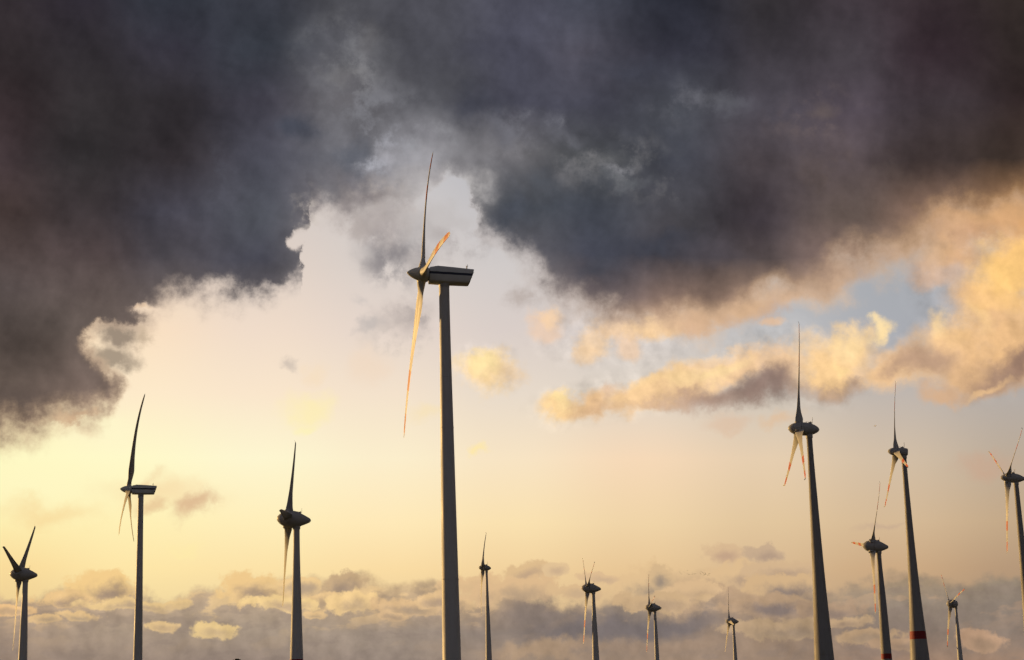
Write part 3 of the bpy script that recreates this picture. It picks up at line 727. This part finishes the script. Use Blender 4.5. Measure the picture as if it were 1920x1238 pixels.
#TURBLIST
BOX1 = dict(l=12, h=3.8, k=.93, rin=1.0, level=3.0)
turbine('largest, nearest turbine: box nacelle with dark blue stripe, before the bright gap in the clouds',
    (792, 514.5), 189.8, 93.1, 37.07, 5.7, [1.11, .88, 1.63], 'box', [(545, 19.5), (860, 25.5), (1238, 33.5)], 4.5, bands=True, nac=BOX1, broad=False, pitch=5)
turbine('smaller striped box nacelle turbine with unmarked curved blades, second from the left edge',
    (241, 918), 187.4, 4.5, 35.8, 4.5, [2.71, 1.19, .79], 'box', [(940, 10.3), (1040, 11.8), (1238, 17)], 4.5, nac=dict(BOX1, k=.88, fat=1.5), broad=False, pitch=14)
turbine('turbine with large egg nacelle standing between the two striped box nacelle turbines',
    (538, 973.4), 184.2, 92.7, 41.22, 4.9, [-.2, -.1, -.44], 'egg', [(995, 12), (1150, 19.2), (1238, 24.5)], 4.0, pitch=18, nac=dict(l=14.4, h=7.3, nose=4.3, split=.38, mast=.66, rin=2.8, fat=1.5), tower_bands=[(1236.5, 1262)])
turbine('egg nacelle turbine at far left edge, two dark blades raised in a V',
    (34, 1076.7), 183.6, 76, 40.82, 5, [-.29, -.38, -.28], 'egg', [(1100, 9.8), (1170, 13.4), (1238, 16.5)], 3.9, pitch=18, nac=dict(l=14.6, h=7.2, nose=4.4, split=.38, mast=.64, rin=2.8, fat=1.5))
turbine('tall turbine on the right, two red-banded blades crossing below its oval nacelle',
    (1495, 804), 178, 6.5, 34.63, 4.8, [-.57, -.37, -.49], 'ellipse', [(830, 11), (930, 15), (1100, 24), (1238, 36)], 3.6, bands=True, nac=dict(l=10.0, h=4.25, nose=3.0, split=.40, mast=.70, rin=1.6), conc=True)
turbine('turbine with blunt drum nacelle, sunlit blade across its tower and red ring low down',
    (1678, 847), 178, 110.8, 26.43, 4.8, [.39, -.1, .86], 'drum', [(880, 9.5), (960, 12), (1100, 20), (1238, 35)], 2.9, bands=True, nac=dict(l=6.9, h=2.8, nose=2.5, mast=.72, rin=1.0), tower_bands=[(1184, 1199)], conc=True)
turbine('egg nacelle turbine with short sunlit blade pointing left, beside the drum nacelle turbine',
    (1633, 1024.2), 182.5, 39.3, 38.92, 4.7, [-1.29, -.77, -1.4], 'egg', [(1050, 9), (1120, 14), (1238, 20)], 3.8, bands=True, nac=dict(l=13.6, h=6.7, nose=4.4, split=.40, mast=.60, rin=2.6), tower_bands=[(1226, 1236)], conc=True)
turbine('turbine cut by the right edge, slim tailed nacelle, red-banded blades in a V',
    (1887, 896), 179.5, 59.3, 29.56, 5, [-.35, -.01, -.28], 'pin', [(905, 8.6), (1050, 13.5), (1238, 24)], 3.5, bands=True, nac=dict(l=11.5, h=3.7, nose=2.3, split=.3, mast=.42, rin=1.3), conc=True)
turbine('small distant turbine with flat slender nacelle, just right of the largest tower',
    (904, 1064.7), 180.7, 82.1, 27.31, 5, [.94, 1.19, .87], 'ellipse', [(1075, 4.2), (1150, 7.5), (1238, 12)], 2.4, nac=dict(l=6.8, h=3.1, nose=1.9, split=.4, rin=1.1), detail=False)
turbine('small turbine with two upright blades close together in a narrow V',
    (1100, 1103), 185.5, 68.1, 35, 4.9, [.12, .21, .05], 'egg', [(1120, 6.5), (1180, 10), (1238, 13)], 4.1, bands=True, nac=dict(l=12.6, h=6.2, nose=3.4, split=.38, mast=.58, rin=2.3), detail=False)
turbine('small turbine before the low cloud head, dark blade upright, short sunlit blade leaning right',
    (1217.3, 1139.2), 181.6, 81, 34.1, 5, [.63, .62, .68], 'egg', [(1152, 5), (1190, 6.8), (1238, 8.6)], 4.0, bands=True, nac=dict(l=12, h=6.1, nose=3.0, split=.38, mast=.55, rin=2.3), detail=False)
turbine('smallest, most distant turbine, one pale blade lying over its dark nacelle',
    (1366.5, 1165), 181.2, 99.6, 31.13, 5, [.21, .27, .14], 'egg', [(1178, 4.5), (1205, 5.8), (1238, 7.5)], 3.7, nac=dict(l=10.8, h=6.0, nose=2.6, split=.36, mast=.5, rin=2.2), detail=False)
turbine('small turbine with short round nacelle and pinkish blade leaning right, near the right edge',
    (1781, 1132), 184.6, 76.1, 34.09, 5, [.8, 1.1, .77], 'round', [(1145, 4.6), (1190, 7.2), (1238, 10)], 4.4, bands=True, nac=dict(l=8.8, h=6.2, nose=2.6, split=.42, mast=.6, rin=2.2), detail=False)

# ------------------------------------------------------------------ ground: flat farmland, just below the frame
mt, b, q = new_mat('field')
co = q.n('ShaderNodeTexCoord').outputs['Object']
n1 = q.noise(co, .004, 6, .6); n2 = q.noise(co, .6, 6, .6)
c = q.mix(q.ss(n1, .42, .58), (.045, .060, .020, 1), (.085, .072, .035, 1))
q.put(b.inputs['Base Color'], q.mix(q.m('MULTIPLY', n2, .5), c, (.03, .032, .014, 1))); b.inputs['Roughness'].default_value = .95
bm = bmesh.new()
NR = 48
cv = bm.verts.new((0, 0, 0)); rings = []
for rr in (60, 400, 2500, 12000, 60000):
    rings.append([bm.verts.new((rr * math.cos(2 * math.pi * i / NR), rr * math.sin(2 * math.pi * i / NR), 0)) for i in range(NR)])
for i in range(NR): bm.faces.new((cv, rings[0][i], rings[0][(i + 1) % NR]))
for a, b_ in zip(rings, rings[1:]):
    for i in range(NR): bm.faces.new((a[i], b_[i], b_[(i + 1) % NR], a[(i + 1) % NR]))
gr = obj('ground', bm, mt, smooth=False); gr['kind'] = 'structure'

# ------------------------------------------------------------------ slender poplar whose tip just reaches into the frame
mleaf, b, q = new_mat('poplar_leaf'); nn = q.noise(q.n('ShaderNodeTexCoord').outputs['Object'], 1.5, 3)
q.put(b.inputs['Base Color'], q.mix(nn, (.035, .030, .012, 1), (.085, .065, .028, 1))); b.inputs['Roughness'].default_value = .7
mbark = paint('bark', (.09, .07, .05), .9)
v = ray(445, 1235.5); D0 = 300.0; tp = CAM + v * (D0 / v.y)
tree = bpy.data.objects.new('poplar_tree', None); COL.objects.link(tree); tree.location = (tp.x, tp.y, 0)
tag(tree, 'brown tip of a slender tree at the bottom edge, left of the egg nacelle tower', 'tree')
HT = tp.z; bm = bmesh.new(); tube(bm, (0, 0, 0), (0, 0, HT * .55), .28, .16, 12); tube(bm, (0, 0, HT * .55), (0, 0, HT * .97), .16, .03, 10)
for i in range(26):
    z = HT * (.14 + .80 * i / 26); a = i * 2.4; l = 1.5 * math.sin(math.pi * min(.999, (z / HT) ** .8)) + .2
    tube(bm, (0, 0, z), (math.cos(a) * l * .45, math.sin(a) * l * .45, z + l * 1.1), .05, .015, 6)
obj('trunk', bm, mbark, tree)
bm = bmesh.new()
for i in range(5200):
    t = random.random() ** .8; z = HT * (.12 + .88 * t)
    rr = 1.35 * max(.0, math.sin(math.pi * min(.985, .10 + .84 * t))) ** .7 + .12
    a = random.random() * 6.283; r_ = rr * math.sqrt(random.random()) * (1 + .25 * math.sin(a * 3 + z * 1.7))
    if t > .99: r_ *= .6
    c_ = Vector((r_ * math.cos(a), r_ * math.sin(a), min(z, HT - .05))); n_ = Vector((random.gauss(0, 1), random.gauss(0, 1), random.gauss(0, 1))).normalized()
    x_ = n_.orthogonal().normalized() * .09; y_ = n_.cross(x_.normalized()) * .12
    bm.faces.new([bm.verts.new(c_ + q_) for q_ in (x_, y_, -x_, -y_)])
obj('crown', bm, mleaf, tree, smooth=False)

# ------------------------------------------------------------------ birds
mb, b, q = new_mat('dark_feathers'); b.inputs['Base Color'].default_value = (.06, .05, .045, 1); b.inputs['Roughness'].default_value = .8
mw, b, q = new_mat('white_feathers'); b.inputs['Base Color'].default_value = (.8, .78, .75, 1); b.inputs['Roughness'].default_value = .7
def bird_bm(span, flap):
    bm = bmesh.new(); k = span
    loft(bm, [circ((x * k, 0, 0), r_ * k, 'X', 8) for x, r_ in ((.27, .006), (.22, .028), (.17, .034), (.12, .040), (.0, .060), (-.12, .042), (-.20, .018), (-.30, .03))])
    for sgn in (1, -1):
        pts = [(0, .10, -.10, 0), (.22, .12, -.06, flap * .20), (.38, .05, -.06, flap * .18), (.5, -.06, -.08, flap * .10)]
        rows = [[(f_ * k, sgn * y * k, z * k + .008 * k), (bk * k, sgn * y * k, z * k + .006 * k), (bk * k, sgn * y * k, z * k - .006 * k), (f_ * k, sgn * y * k, z * k - .010 * k)] for y, f_, bk, z in pts]
        loft(bm, rows)
    return bm
meshes = []
for f_ in (.9, .3, -.5):
    o = obj('bird', bird_bm(1.0, f_), mb); meshes.append(o.data); bpy.data.objects.remove(o)
rb = random.Random(3)
for i in range(34):
    px = 1332 - abs(rb.gauss(0, 26)); py = 1076 + rb.gauss(0, 2.6) - (1 if px < 1290 else 0)
    o = bpy.data.objects.new('bird', meshes[i % 3]); COL.objects.link(o)
    v = ray(px, py); D1 = 1150 + rb.uniform(-60, 60); o.location = CAM + v * (D1 / v.y)
    o.rotation_euler = (rb.uniform(-.3, .3), rb.uniform(-.2, .2), rb.uniform(-.5, .5)); o.scale = [rb.uniform(.8, 1.15)] * 3
    tag(o, 'tiny dark bird of the flock flying just above the low cumulus head', 'bird', 'flock of birds above the low clouds')
o = obj('bird', bird_bm(1.25, .5), mw); v = ray(1641, 799); o.location = CAM + v * (560 / v.y); 
o.rotation_mode = 'QUATERNION'; o.rotation_quaternion = Vector((-.78, -.52, .34)).to_track_quat('Z', 'X')
tag(o, 'lone pale bird flying left of the drum nacelle turbine, below the lit cloud', 'bird')
